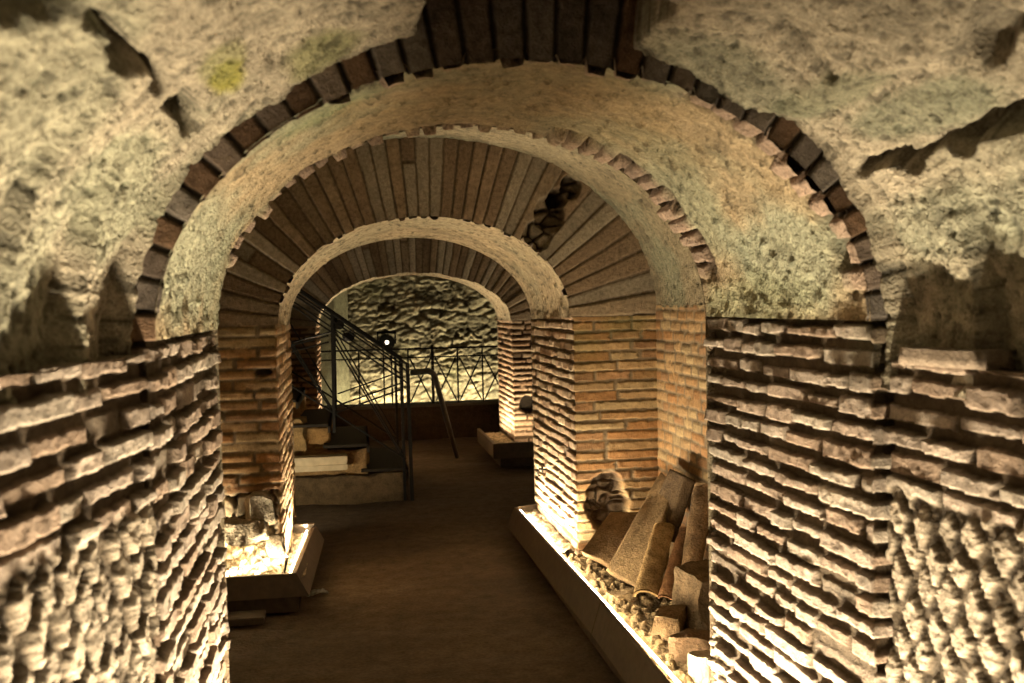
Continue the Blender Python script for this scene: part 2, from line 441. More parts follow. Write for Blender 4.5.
def soffit(name, e0, e1, parent, seed=0, res=0.009, green=0.4, edge=None, t0=0.0, t1=PI, cracks=(), base=(0.56, 0.46, 0.31), amp=1.0, patches=()):
    (c0, a0, z0, b0, Y0), (c1, a1, z1, b1, Y1) = e0, e1
    nt = int(arclen(a0, b0, PI) / res); ny = int((Y1 - Y0) / res) + 2
    T, W = np.meshgrid(np.linspace(t1, t0, nt), np.linspace(0, 1, ny), indexing='ij')
    def at(off):
        x0, zz0 = ell(c0, a0, z0, b0, T, off); x1, zz1 = ell(c1, a1, z1, b1, T, off)
        return np.stack([x0 * (1 - W) + x1 * W, Y0 * (1 - W) + Y1 * W, zz0 * (1 - W) + zz1 * W], -1)
    P = at(0.0)
    h, c = plaster(P, seed, green, amp, base)
    ed = np.minimum(W, 1 - W) * (Y1 - Y0)
    h = h * sstep(0.0, 0.06, ed)
    s = arclen(a0, b0, T)
    if edge:                       # brick ends exposed along the front / rear edges: (at_rear, t range, width)
        for (rear, ta, tb, wd, pit_) in edge:
            dd = ((1 - W) if rear else W) * (Y1 - Y0)
            zone = sstep(wd, wd * 0.6, dd + 0.03 * fbm(P, 12, 3, seed + 30)) * sstep(ta, ta + 0.12, T) * sstep(tb, tb - 0.12, T)
            k = np.floor(s / pit_).astype(int); f = s / pit_ - k
            ra = r1(k + 50, seed + 31); rb = r1(k + 50, seed + 32)
            m = sstep(0.07, 0.14, np.minimum(f, 1 - f) + 0.10 * fbm(P, 30, 4, seed + 33)) * sstep(0, -0.006, dd - wd * (0.30 + 0.75 * rb) + 0.02 * fbm(P, 25, 3, seed + 34))
            hh = 0.018 * (1 - m) - 0.026 * m * ra + 0.006 * fbm(P, 40, 3, seed + 35)
            cc = mix((0.13, 0.09, 0.06), (0.55, 0.40, 0.30), m) * (0.8 + 0.4 * ra)[..., None]
            h = h * (1 - zone) + hh * zone; c = c * (1 - zone)[..., None] + cc * zone[..., None]
    for (cen, rad, col, kk) in patches:
        q = np.linalg.norm((P - A(cen)) / A(rad), axis=-1) + 0.4 * fbm(P, 8, 4, seed + 91); mm = sstep(1.1, 0.5, q) * kk
        c = c * (1 - mm)[..., None] + A(col) * (1 + 0.3 * fbm(P, 30, 3, seed + 95))[..., None] * mm[..., None]
    for (pts, wd, dp) in cracks:
        d = segdist(P, pts) + 0.018 * fbm(P, 16, 4, seed + 71)
        m = sstep(wd, wd * 0.3, d); h = h + dp * m; c = c * (1 - 0.6 * m)[..., None]
    x = at(1.0) - P
    Q = P + x * h[..., None]
    return grid_obj(name, Q, c, M_SOFF, parent)

def blank_face(name, inner, outer, Y, mat, parent, seed=0, n=5, side=1):
    """plain rubble-and-mortar face between an arch outline and the bay outline, in the plane Y"""
    I = A(inner); O = A(outer)
    W = np.linspace(0, 1, n * 6)[None, :, None]
    P2 = I[:, None, :] * (1 - W) + O[:, None, :] * W
    P = np.stack([P2[..., 0], np.full(P2.shape[:2], Y), P2[..., 1]], -1)
    h, c = plaster(P, seed, 0.2, 0.8, (0.30, 0.22, 0.14))
    P[..., 1] += side * h * sstep(0, 0.1, W[..., 0])
    return grid_obj(name, P if side < 0 else P[::-1], c if side < 0 else c[::-1], mat, parent)

def outline(cx, a, zs, b, n=60, zb=-0.02, off=0.0, k=8):
    pts = [(cx - a - off, z) for z in np.linspace(zb, zs, k, endpoint=False)]
    for t in np.linspace(PI, 0, n): x, z = ell(cx, a, zs, b, t, off); pts.append((float(x), float(z)))
    pts += [(cx + a + off, z) for z in np.linspace(zs, zb, k + 1)[1:]]
    return pts

# the three arches (cx, a, spring z, b, Y)
FA0 = (0.366, 0.738, 1.49, 0.550, 2.00); FA1 = (0.351, 0.724, 1.49, 0.578, 2.93)
FB0 = (0.405, 0.787, 1.455, 0.565, 5.33); FB1 = (0.398, 0.778, 1.43, 0.545, 6.50)
FC0 = (0.605, 0.925, 1.36, 0.49, 9.50); FC1 = (0.605, 0.915, 1.36, 0.485, 10.40)

# ================================================================== FRONT ARCH
t = thing('brick_arch', 'nearest brick arch with a thin ring of grey-brown voussoirs and a mossy plastered soffit', 'arch', (0.36, 2.46, 0))
def f_front(off, right):
    def fn(u, v, P, seg, br):
        h, c = brick(u, v, P, seed=off, breaks=br, pal=PALE, joint=0.021, depth=0.020, missing=0.05 if not right else 0.03, prot=0.009, v0=0.005)
        # vertical mossy tint on top courses
        g = sstep(1.25, 1.5, v) * sstep(0.0, 0.4, fbm(P, 5, 3, 77)); c = c * (1 - 0.35 * g)[..., None] + A([0.13, 0.14, 0.08]) * (0.35 * g)[..., None]
        if right:       # crumbled lower corner
            m = sstep(0.06, 0.0, (P[..., 0] - 1.08) * 0 + np.abs(P[..., 1] - 2.96) - 0.02 + 0.05 * fbm(P, 10, 3, 5)) * sstep(0.65, 0.45, v)
            rh, rc = rubble(P, 91, 22, 0.02, (0.56, 0.48, 0.36), (0.3, 0.24, 0.16)); h = h * (1 - m) + rh * m; c = c * (1 - m)[..., None] + rc * m[..., None]
        return h, c
    return fn
strip('left_pier', [(-0.95, 2.0), (-0.372, 2.0), (-0.373, 2.93), (-0.95, 2.93)], -0.02, 1.49, f_front(3, False), M_BRICK, t, 0.0065, 0.0036)
strip('right_pier', [(1.85, 2.93), (1.075, 2.93), (1.104, 2.0), (1.85, 2.0)], -0.02, 1.49, f_front(8, True), M_BRICK, t, 0.0065, 0.0036)
RINGP = dict(mort=(0.07, 0.055, 0.04), c=[(0.30, 0.245, 0.205), (0.32, 0.245, 0.195), (0.26, 0.215, 0.18), (0.31, 0.265, 0.225), (0.28, 0.215, 0.17), (0.27, 0.165, 0.10)])
ring('voussoir_ring', *FA0, 0.0, 0.30, t, 21, RINGP, -1, 0.005, 0.060, depth=0.010, jag=0.005, prot=0.005, t0=-0.0, t1=PI, radial_breaks=False)
soffit('soffit', FA0, FA1, t, 31, 0.0075, 0.75,
       edge=[(False, 0.05, 1.15, 0.11, 0.060), (True, 0.15, 1.3, 0.17, 0.052), (False, 1.15, 2.2, 0.035, 0.060), (True, 1.2, 2.9, 0.03, 0.055)],
       cracks=[([(0.92, 2.0, 1.79), (0.80, 2.25, 1.91), (0.72, 2.55, 1.955), (0.70, 2.93, 1.98)], 0.016, 0.03),
               ([(0.98, 2.12, 1.72), (0.98, 2.4, 1.74), (1.0, 2.6, 1.70)], 0.014, 0.02), ([(1.06, 2.1, 1.6), (1.04, 2.3, 1.63)], 0.02, 0.02)], base=(0.60, 0.465, 0.285),
       patches=[((1.02, 2.35, 1.64), (0.2, 0.33, 0.17), (0.44, 0.475, 0.345), 0.8), ((1.06, 2.6, 1.53), (0.2, 0.4, 0.09), (0.47, 0.49, 0.30), 0.7), ((-0.32, 2.3, 1.66), (0.2, 0.5, 0.2), (0.44, 0.475, 0.34), 0.75), ((-0.05, 2.15, 1.95), (0.16, 0.16, 0.1), (0.34, 0.40, 0.22), 0.7), ((0.5, 2.5, 2.05), (0.7, 0.6, 0.2), (0.46, 0.34, 0.17), 0.6)])
BAY1 = (0.405, 1.262, 1.50, 0.93)
blank_face('rear_face', outline(FA1[0], FA1[1], FA1[2], FA1[3]), outline(BAY1[0], BAY1[1], BAY1[2], BAY1[3]), 2.935, M_SOFF, t, 5, side=1)

# ================================================================== MIDDLE ARCH
t = thing('brick_arch', 'middle brick arch, deep fan of long tiles broken at its right shoulder, orange brick piers', 'arch', (0.40, 5.9, 0))
def f_mid_l(u, v, P, seg, br):
    h, c = brick(u, v, P, seed=41, breaks=br, pal=ORNG, joint=0.013, depth=0.008, missing=0.02, v0=0.02, lmin=0.15, lmax=0.30)
    side = seg == 1
    pc, _ = plaster_col(P, 4, 0.1); c = np.where(side[..., None], c * 0.8 + A([0.12, 0.10, 0.07]) , c)
    d = 0.6 + 0.03 * fbm(P, 7, 3, 6)
    m = sstep(d, d - 0.02, v) * (seg == 0) * sstep(-0.385, -0.42, P[..., 0])
    rh, rc = rubble(P + 0.03 * fbm(P, 11, 4, 99)[..., None], 55, 10, 0.05, (0.46, 0.37, 0.24)); sl = np.clip((0.60 - v), 0, 0.5) * 0.12
    h = h * (1 - m) + (rh - 0.05 + sl) * m; c = c * (1 - m)[..., None] + rc * m[..., None]
    return pit(P, h, c, (-0.46, 5.33, 1.21), (0.055, 0.2, 0.022), 0.05, seed=8, stones=False)
strip('left_pier', [(-0.88, 5.33), (-0.382, 5.33), (-0.38, 6.50), (-0.88, 6.50)], -0.02, 1.455, f_mid_l, M_RED, t, 0.008)
def f_mid_r(u, v, P, seg, br):
    h, c = brick(u, v, P, seed=47, breaks=br, pal=ORNG, joint=0.012, depth=0.007, prot=0.003, missing=0.01, v0=0.0, lmin=0.16, lmax=0.34)
    h2, c2 = brick(u, v, P, seed=48, breaks=br, pal=PALE, joint=0.018, depth=0.018, missing=0.04, v0=0.0, lmin=0.10, lmax=0.2)
    side = (seg == 1); h = np.where(side, h2, h); c = np.where(side[..., None], c2 * A([1.0, 0.9, 0.75]), c)
    g = sstep(1.0, 1.4, v) * (~side) * sstep(-0.1, 0.35, fbm(P, 4, 3, 71)); c = c * (1 - 0.4 * g)[..., None] + A([0.20, 0.20, 0.06]) * (0.4 * g)[..., None]
    h, c = pit(P, h, c, (1.37, 5.33, 0.43), (0.125, 0.5, 0.175), 0.07, (0.13, 0.085, 0.05), 12, True, (0.17, 0.115, 0.065), 15)
    h, c = pit(P, h, c, (1.19, 6.19, 0.47), (0.5, 0.05, 0.03), 0.04, (0.1, 0.08, 0.05), 14, False)
    return h, c
strip('right_pier', [(1.70, 6.50), (1.176, 6.50), (1.192, 5.33), (1.70, 5.33)], -0.02, 1.455, f_mid_r, M_RED, t, 0.008, 0.0045)
MRP = dict(mort=(0.20, 0.145, 0.088), c=[(0.44, 0.33, 0.21), (0.40, 0.28, 0.17), (0.52, 0.43, 0.30), (0.35, 0.24, 0.14), (0.58, 0.48, 0.34), (0.42, 0.30, 0.18)])
ring('voussoir_ring', *FB0, 0.0, 0.60, t, 61, MRP, -1, 0.0065, 0.058, depth=0.008, jag=0.008,
     holes=[((1.01, 5.33, 1.90), (0.085, 0.5, 0.09), 0.04, (0.50, 0.40, 0.26)), ((1.08, 5.33, 2.02), (0.085, 0.5, 0.10), 0.10, (0.42, 0.32, 0.20)), ((1.13, 5.33, 2.11), (0.06, 0.5, 0.055), 0.22, (0.10, 0.07, 0.05)), ((1.20, 5.33, 2.16), (0.06, 0.5, 0.07), 0.08, (0.40, 0.32, 0.22))])
soffit('soffit', FB0, FB1, t, 67, 0.011, 0.25, edge=[(False, 0.1, 3.0, 0.03, 0.058)], base=(0.60, 0.47, 0.29))
BAY2 = (0.55, 1.85, 1.6, 0.9)
blank_face('rear_face', outline(FB1[0], FB1[1], FB1[2], FB1[3]), outline(BAY2[0], BAY2[1], BAY2[2], BAY2[3]), 6.505, M_SOFF, t, 7, side=1)

# ================================================================== FAR ARCH
t = thing('brick_arch', 'farthest and smallest brick arch, opening onto the railing and the tuff wall', 'arch', (0.6, 9.95, 0))
def f_far(sd, right):
    def fn(u, v, P, seg, br):
        h, c = brick(u, v, P, seed=sd, breaks=br, pal=PALE, joint=0.018, depth=0.017, missing=0.05, v0=0.01, lmin=0.12, lmax=0.28)
        c = c * A([1.0, 0.82, 0.62])
        if right: h, c = pit(P, h, c, (1.68, 9.5, 0.55), (0.09, 0.5, 0.10), 0.09, (0.03, 0.02, 0.01), 12, False)
        return h, c
    return fn
strip('left_pier', [(-1.4, 9.5), (-0.32, 9.5), (-0.31, 10.40), (-1.4, 10.40)], -0.02, 1.36, f_far(71, False), M_BRICK, t, 0.012)
strip('right_pier', [(2.5, 10.40), (1.52, 10.40), (1.53, 9.5), (2.5, 9.5)], -0.02, 1.36, f_far(73, True), M_BRICK, t, 0.010)
ring('voussoir_ring', *FC0, 0.0, 0.75, t, 81, MRP, -1, 0.012, 0.062, depth=0.010, jag=0.01, t0=0.0, t1=PI)
soffit('soffit', FC0, FC1, t, 87, 0.015, 0.15, base=(0.60, 0.48, 0.30))
blank_face('rear_face', outline(FC1[0], FC1[1], FC1[2], FC1[3]), outline(0.6, 3.2, 1.6, 1.6), 10.405, M_SOFF, t, 9, side=1)

# ================================================================== FOREGROUND WALLS AND VAULT (structure)
def f_fore(sd, zb):
    def fn(u, v, P, seg, br):
        h, c = brick(u, v, P, seed=sd, breaks=br, pal=PALE, joint=0.019, depth=0.020, missing=0.06, v0=0.005, prot=0.010)
        c = c * 0.92
        h2, c2 = reticulate(u, v, P, seed=sd + 4)
        m = sstep(zb + 0.01, zb - 0.01, v + 0.012 * fbm(P, 6, 3, sd))
        return h * (1 - m) + h2 * m, c * (1 - m)[..., None] + c2 * m[..., None]
    return fn
LW = [(-0.62, -2.5), (-0.62, 0.3), (-0.466, 1.43), (-0.383, 2.0)]
RW = [(1.16, 2.0), (1.17, 0.3), (1.30, -2.5)]
props(strip('wall_left_near', LW[1:], -0.02, 1.465, f_fore(101, 1.18), M_BRICK, None, 0.0065, 0.0036), kind='structure')
props(strip('wall_left_behind', LW[:2], -0.02, 1.465, f_fore(103, 1.18), M_BRICK, None, 0.02), kind='structure')
props(strip('wall_right_near', [(1.137, 2.0), (1.15, 0.6)], -0.02, 1.405, f_fore(107, 1.13), M_BRICK, None, 0.0065, 0.0036), kind='structure')
props(strip('wall_right_behind', [(1.15, 0.6), (1.30, -2.5)], -0.02, 1.405, f_fore(109, 1.13), M_BRICK, None, 0.02), kind='structure')

def ledge(name, pts, z, dx, sd):
    pts = [A(p, dtype=float) for p in pts]; rows = []
    for a, b in zip(pts[:-1], pts[1:]):
        n = int(np.linalg.norm(b - a) / 0.012) + 2
        for s in np.linspace(0, 1, n): rows.append(a * (1 - s) + b * s)
    R = A(rows); W = np.linspace(0, 1, 18)[None, :]
    P = np.zeros((len(R), 18, 3)); P[..., 0] = R[:, 0:1] + dx * W; P[..., 1] = R[:, 1:2]
    P[..., 2] = z + 0.0 * W
    P[..., 2] += 0.010 * fbm(P, 16, 4, sd) * (W > 0.02) + 0.006 * vnoise(P, 7, sd)
    c = plaster_col(P, sd, 0.2, (0.36, 0.28, 0.20))[0]
    if dx > 0: P = P[::-1]; c = c[::-1]
    return props(grid_obj(name, P, c, M_BRICK), kind='structure')
ledge('trim_1', LW, 1.462, -0.30, 5)
ledge('trim_2', [(1.137, 2.0), (1.15, 0.6), (1.30, -2.5)], 1.402, 0.25, 6)

props(lump('loose_brick', [(1.128, 1.66, 1.402), (1.128, 1.93, 1.402), (1.20, 1.93, 1.402), (1.20, 1.66, 1.402), (1.130, 1.67, 1.436), (1.130, 1.925, 1.436), (1.20, 1.925, 1.436), (1.20, 1.67, 1.436)], (0.42, 0.33, 0.25), M_BRICK, None, rough=0.006, seed=91), 'loose rounded brick lying on the ledge of the right wall beside the nearest arch', 'brick')
# vault over the foreground, built of stepped formwork imprints near the springing
def vault_front():
    Ys = np.concatenate([np.linspace(-2.5, 0.7, 60, endpoint=False), np.arange(0.7, 2.012, 0.0075)])
    T = np.linspace(PI * 1.04, -PI * 0.075, 520)
    TT, YY = np.meshgrid(T, Ys, indexing='ij')
    d = 2.0 - YY
    steps = np.clip(np.ceil((d - 0.012) / 0.265), 0, 20)
    frac = (d - 0.012) / 0.265 - (steps - 1)
    a = 0.80 + 0.10 * np.clip(d, 0, 3); b = 0.60 + 0.03 * np.clip(d, 0, 3)
    x, z = ell(0.365, a, 1.48, b, TT)
    up = sstep(1.92, 1.55, z)
    # sawtooth: each imprint steps outward, then closes in again
    saw = (0.055 * (0.5 - frac)) * up
    saw = np.where(YY > 0.5, saw, 0)
    P0 = np.stack([x, YY, z], -1)
    h, c = plaster(P0, 201, 0.5, 1.3, (0.60, 0.52, 0.385))
    # coarse pitted ground
    lum = fbm(P0, 26, 4, 207); h = h + 0.004 * lum; c = c * (1 + 0.25 * lum)[..., None]
    off = saw - h
    # broad plank imprint edges and overhanging render at the right
    def crk(pts, wd, dp, rag=0.02, dk=0.5, sd=0):
        nonlocal off, c
        wd *= 1.15; dp *= 1.5
        dd = segdist(P0, pts) + rag * fbm(P0, 14, 4, 300 + sd)
        m = sstep(wd, wd * 0.45, dd); off = off + dp * m; c = c * (1 - dk * m)[..., None]
    crk([(-0.295, 1.27, 1.895), (-0.27, 1.34, 1.90), (-0.285, 1.42, 1.885), (-0.265, 1.50, 1.89), (-0.272, 1.60, 1.882)], 0.013, 0.055, 0.034, 0.5, 1)
    crk([(-0.262, 1.67, 1.885), (-0.262, 1.83, 1.875)], 0.026, 0.07, 0.012, 0.5, 2)
    crk([(-0.31, 1.12, 1.885), (-0.295, 1.18, 1.89)], 0.035, 0.05, 0.03, 0.5, 3)
    crk([(1.05, 1.94, 1.80), (1.047, 1.895, 1.803), (1.058, 1.80, 1.80), (1.068, 1.62, 1.812), (1.067, 1.42, 1.835), (1.06, 1.2, 1.86)], 0.020, 0.06, 0.034, 0.45, 4)
    crk([(0.755, 1.66, 2.02), (0.877, 1.71, 1.97)], 0.022, 0.018, 0.02, 0.3, 5)
    crk([(0.97, 1.40, 1.93), (0.93, 1.32, 1.95)], 0.04, 0.03, 0.02, 0.4, 6)
    # render thicker above a wandering edge on the right shoulder
    edge_z = np.interp(YY, [1.2, 1.45, 1.68, 1.89, 2.08], [1.955, 1.925, 1.945, 1.922, 1.955]) + 0.01 * vnoise(P0, 9, 4)
    thick = sstep(-0.012, 0.012, z - edge_z) * (x > 0.366)
    off = off - 0.022 * thick; off = off + 0.022 * sstep(0.0, 0.15, np.abs(z - edge_z)) * thick
    # left: imprint edge running up to the crown
    ez = np.interp(YY, [1.3, 1.65, 1.93, 2.02], [1.98, 1.955, 1.985, 2.0])
    th2 = sstep(-0.010, 0.010, z - ez) * (x < 0.2); off = off + 0.012 * th2 * sstep(0.25, 0.0, z - ez)
    # crown: render fallen away, leaving the tiles bare
    gap = sstep(0.0, 0.02, x - 0.14 + 0.02 * fbm(P0, 9, 3, 9)) * sstep(0.0, 0.02, 0.585 - x + 0.03 * fbm(P0, 8, 3, 12)) * sstep(1.70, 1.74, YY) * (z > 1.7)
    gap2 = sstep(0.02, 0.0, np.abs(x - 0.36) - 0.46 + 0.22 * sstep(1.95, 1.85, YY)) * sstep(1.89, 1.93, YY) * (z > 1.7)
    off = off + 0.16 * gap
    c = c * (1 - 0.6 * gap)[..., None]
    # yellow lichen and green algae
    def patch(cen, rad, col, k, sd):
        nonlocal c
        q = np.linalg.norm((P0 - A(cen)) / A(rad), axis=-1) + 0.35 * fbm(P0, 9, 4, sd); m = sstep(1.05, 0.55, q) * k
        c = c * (1 - m)[..., None] + A(col) * m[..., None]
    patch((-0.19, 1.74, 1.935), (0.05, 0.10, 0.035), (0.46, 0.43, 0.06), 0.9, 31)
    patch((-0.19, 1.65, 1.94), (0.06, 0.13, 0.04), (0.36, 0.36, 0.13), 0.6, 33)
    patch((-0.03, 1.90, 2.0), (0.13, 0.12, 0.06), (0.30, 0.31, 0.12), 0.7, 35)
    patch((0.92, 1.80, 1.935), (0.12, 0.25, 0.035), (0.27, 0.28, 0.18), 0.7, 37)
    patch((1.0, 1.62, 1.87), (0.1, 0.28, 0.05), (0.30, 0.32, 0.22), 0.7, 39)
    patch((-0.35, 1.75, 1.72), (0.14, 0.32, 0.14), (0.40, 0.43, 0.29), 0.6, 41)
    patch((-0.33, 1.3, 1.8), (0.16, 0.3, 0.16), (0.44, 0.45, 0.31), 0.5, 43)
    patch((1.12, 1.75, 1.68), (0.12, 0.3, 0.09), (0.44, 0.46, 0.33), 0.6, 45)
    sp = sstep(0.42, 0.62, fbm(P0, 48, 2, 251) * 1.5); c = c * (1 - 0.5 * sp)[..., None]; off = off + 0.004 * sp
    X, Z = ell(0.365, a, 1.48, b, TT, off)
    P = np.stack([X, YY, Z], -1)
    return props(grid_obj('ceiling', P, c, M_PLAS), kind='structure')
vault_front()

# end of the passage behind the visitor
def fr(u, v, P, seg, br): return rubble(P, 3, 7, 0.05)
props(strip('wall_back', [(1.6, -2.5), (-1.2, -2.5)], -0.02, 2.4, fr, M_TUFF, None, 0.04, side=-1), kind='structure')

# ================================================================== BAY 1 (between the first and the middle arch)
def f_bay(u, v, P, seg, br):
    h, c = brick(u, v, P, seed=131, pal=ORNG, joint=0.012, depth=0.006, prot=0.002, missing=0.02, lmin=0.09, lmax=0.20)
    return h, c * 0.92
props(strip('wall_right_bay', [(1.665, 5.34), (1.665, 2.92)], -0.02, 1.51, f_bay, M_RED, None, 0.009), kind='structure')
props(strip('wall_left_bay', [(-0.856, 2.92), (-0.856, 5.34)], -0.02, 1.51, f_bay, M_RED, None, 0.014), kind='structure')
def barrel(name, cx, a, zs, b, Y0, Y1, res, seed, base, green):
    T, YY = np.meshgrid(np.linspace(PI, 0, int(PI * a / res)), np.linspace(Y0, Y1, int((Y1 - Y0) / res)), indexing='ij')
    x, z = ell(cx, a, zs, b, TT := T); P = np.stack([x, YY, z], -1)
    h, c = plaster(P, seed, green, 1.2, base); X, Z = ell(cx, a, zs, b, T, -h)
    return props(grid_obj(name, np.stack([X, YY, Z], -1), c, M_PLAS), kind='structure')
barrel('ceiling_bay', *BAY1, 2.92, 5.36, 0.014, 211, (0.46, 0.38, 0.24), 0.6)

# ================================================================== BAY 2 (stairs side) and the space beyond
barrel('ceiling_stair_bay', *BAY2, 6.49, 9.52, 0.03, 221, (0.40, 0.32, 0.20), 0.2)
def f_plain(sd):
    def fn(u, v, P, seg, br):
        h, c = brick(u, v, P, seed=sd, pal=PALE, joint=0.02, depth=0.02, missing=0.05); return h, c * A([0.8, 0.65, 0.5])
    return fn
props(strip('wall_right_stair_bay', [(2.4, 9.52), (2.4, 6.49)], -0.02, 1.62, f_plain(141), M_BRICK, None, 0.02), kind='structure')
props(strip('wall_left_stair_bay', [(-1.3, 6.49), (-1.3, 9.52)], -0.02, 1.62, f_plain(143), M_BRICK, None, 0.02), kind='structure')
def f_tuff(u, v, P, seg, br):
    Q = P * A([0.7, 1, 1.25]) + 0.07 * fbm(P, 3.5, 4, 81)[..., None] + 0.03 * fbm(P, 12, 3, 82)[..., None]
    h, c = rubble(Q, 15, 6.5, 0.02, (0.36, 0.31, 0.20), (0.20, 0.165, 0.10))
    n = fbm(P * A([0.85, 1, 1.3]), 7, 5, 8, 0.75); h = h + 0.026 * n + 0.04 * fbm(P, 1.2, 2, 19); c = c * (1 + 0.9 * n)[..., None]
    g = sstep(0.0, 0.5, fbm(P, 1.5, 3, 6)); c = c * (1 - 0.3 * g)[..., None] + A([0.20, 0.22, 0.08]) * (0.3 * g)[..., None]
    return h, c
props(strip('wall_far', [(-3.0, 13.0), (4.2, 13.0)], -0.3, 3.1, f_tuff, M_TUFF, None, 0.015), kind='structure')
props(strip('wall_left_far', [(-2.6, 10.4), (-2.6, 13.0)], -0.3, 3.1, f_tuff, M_TUFF, None, 0.04), kind='structure')
props(strip('wall_right_far', [(3.8, 13.0), (3.8, 10.4)], -0.3, 3.1, f_tuff, M_TUFF, None, 0.04), kind='structure')
X, Yg = np.meshgrid(np.linspace(-2.7, 3.9, 60), np.linspace(10.38, 13.05, 30), indexing='ij')
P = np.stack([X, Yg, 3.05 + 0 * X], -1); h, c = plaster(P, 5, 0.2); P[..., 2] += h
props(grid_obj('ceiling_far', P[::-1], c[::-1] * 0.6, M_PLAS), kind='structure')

# ================================================================== FLOOR
def floor():
    xs = np.concatenate([np.arange(-3.0, -1.0, 0.06), np.arange(-1.0, 1.9, 0.022), np.arange(1.9, 4.2, 0.06)])
    ys = np.concatenate([np.arange(-2.6, 1.5, 0.05), np.arange(1.5, 13.1, 0.022)])
    X, Y = np.meshgrid(xs, ys, indexing='ij'); P = np.stack([X, Y, 0 * X], -1)
    h = 0.016 * fbm(P, 1.3, 3, 1) + 0.009 * fbm(P * A([0.6, 1, 1]), 6, 4, 2) + 0.003 * fbm(P, 25, 2, 3)
    c = mix((0.085, 0.060, 0.038), (0.17, 0.128, 0.085), np.clip(0.5 + 0.9 * fbm(P * A([0.5, 1, 1]), 2.2, 4, 4), 0, 1))
    P[..., 2] = h - 0.012
    return props(grid_obj('floor', P, c, M_FLOOR), kind='structure')
floor()

# ================================================================== LIGHT TROUGHS
def strip_light(name, p0, p1, w, watts, tilt=(0, 0, 1), spread=115, col=(1.0, 0.78, 0.48)):
    p0, p1 = Vector(p0), Vector(p1); L = (p1 - p0).length
    d = bpy.data.lights.new(name, 'AREA'); d.shape = 'RECTANGLE'; d.size = L; d.size_y = w
    d.energy = watts * L; d.color = col; d.spread = math.radians(spread)
    o = bpy.data.objects.new(name, d); link(o)
    x = (p1 - p0).normalized(); z = -Vector(tilt).normalized(); y = z.cross(x).normalized(); x = y.cross(z)
    o.matrix_world = Matrix.Translation((p0 + p1) / 2) @ Matrix((x, y, z)).transposed().to_4x4()
    return o

def fill_ground(name, x0, x1, y0, y1, z, parent, sd, col=(0.55, 0.45, 0.30), amp=0.03):
    X, Y = np.meshgrid(np.arange(x0, x1 + 0.001, 0.012), np.arange(y0, y1 + 0.001, 0.012), indexing='ij')
    P = np.stack([X, Y, 0 * X + z], -1); h, c = rubble(P, sd, 24, amp, col, tuple(0.45 * q for q in col))
    P[..., 2] += h + 0.02 * fbm(P, 5, 3, sd)
    return grid_obj(name, P, c, M_STONE, parent)

# long trough at the right of the passage: leaning panel, cap, recessed plinth, LED line, gravel
t = thing('light_trough', 'long brown boxed light trough along the foot of the right piers, tiles heaped behind it', 'light trough', (1.05, 4.0, 0))
def plan(y): return np.interp(y, [0.5, 3.3, 6.45], [1.0, 1.082, 1.030])
m = MB()
for y0, y1 in ((0.6, 2.2), (2.2015, 4.3), (4.3015, 6.45)):
    for (ya, yb) in ((y0, y1),):
        a0, a1 = plan(ya), plan(yb)
        vs = [(a0 - 0.045, ya, 0.055), (a0, ya, 0.20), (a0 + 0.018, ya, 0.20), (a0 - 0.027, ya, 0.05),
              (a1 - 0.045, yb, 0.055), (a1, yb, 0.20), (a1 + 0.018, yb, 0.20), (a1 - 0.027, yb, 0.05)]
        m.add(vs, [(0, 1, 2, 3), (7, 6, 5, 4), (0, 4, 5, 1), (1, 5, 6, 2), (2, 6, 7, 3), (3, 7, 4, 0)])
m.build('front_panel', M_PANEL, t, 0.003)
m = MB(); m.add([(0.985, 6.52, 0.055), (1.03, 6.45, 0.2), (1.03, 6.43, 0.2), (0.985, 6.45, 0.05), (1.30, 6.60, 0.055), (1.30, 6.56, 0.2), (1.30, 6.53, 0.2), (1.30, 6.53, 0.05)],
      [(0, 1, 2, 3), (7, 6, 5, 4), (0, 4, 5, 1), (1, 5, 6, 2), (2, 6, 7, 3), (3, 7, 4, 0)]); m.build('end_panel', M_PANEL, t)
MB().box((1.035, 0.6, 0.0), (1.06, 6.4, 0.10)).build('plinth', M_DARKP, t)
m = MB(); m.bar((1.112, 3.3, 0.185), (1.058, 6.40, 0.185), 0.006, 6); props(m.build('led_line', M_STRIP, t), 'glowing warm LED line')
fill_ground('gravel', 1.07, 1.66, 2.96, 5.34, 0.155, t, 3, (0.34, 0.24, 0.13), 0.03)
fill_ground('gravel', 1.043, 1.19, 5.345, 6.5, 0.165, t, 4, (0.66, 0.56, 0.40), 0.015)

# trough round the left pier of the middle arch
t = thing('light_trough', 'short brown boxed light trough wrapping the left pier foot, set on a dark stepped plinth', 'light trough', (-0.6, 5.2, 0))
m = MB()
m.add([(-1.0, 5.09, 0.09), (-1.0, 5.145, 0.195), (-1.0, 5.165, 0.195), (-1.0, 5.12, 0.085), (-0.245, 5.09, 0.09), (-0.31, 5.145, 0.195), (-0.33, 5.165, 0.195), (-0.27, 5.12, 0.085)],
      [(0, 1, 2, 3), (7, 6, 5, 4), (0, 4, 5, 1), (1, 5, 6, 2), (2, 6, 7, 3), (3, 7, 4, 0)]); m.build('front_panel', M_PANEL, t)
m = MB()
m.add([(-0.245, 5.09, 0.09), (-0.31, 5.145, 0.195), (-0.33, 5.165, 0.195), (-0.27, 5.12, 0.085), (-0.20, 6.30, 0.09), (-0.25, 6.25, 0.195), (-0.27, 6.25, 0.195), (-0.22, 6.30, 0.085)],
      [(0, 1, 2, 3), (7, 6, 5, 4), (0, 4, 5, 1), (1, 5, 6, 2), (2, 6, 7, 3), (3, 7, 4, 0)]); m.build('side_panel', M_PANEL, t)
MB().box((-0.38, 6.2, 0.05), (-0.255, 6.24, 0.215)).build('end_panel', M_PANEL, t)
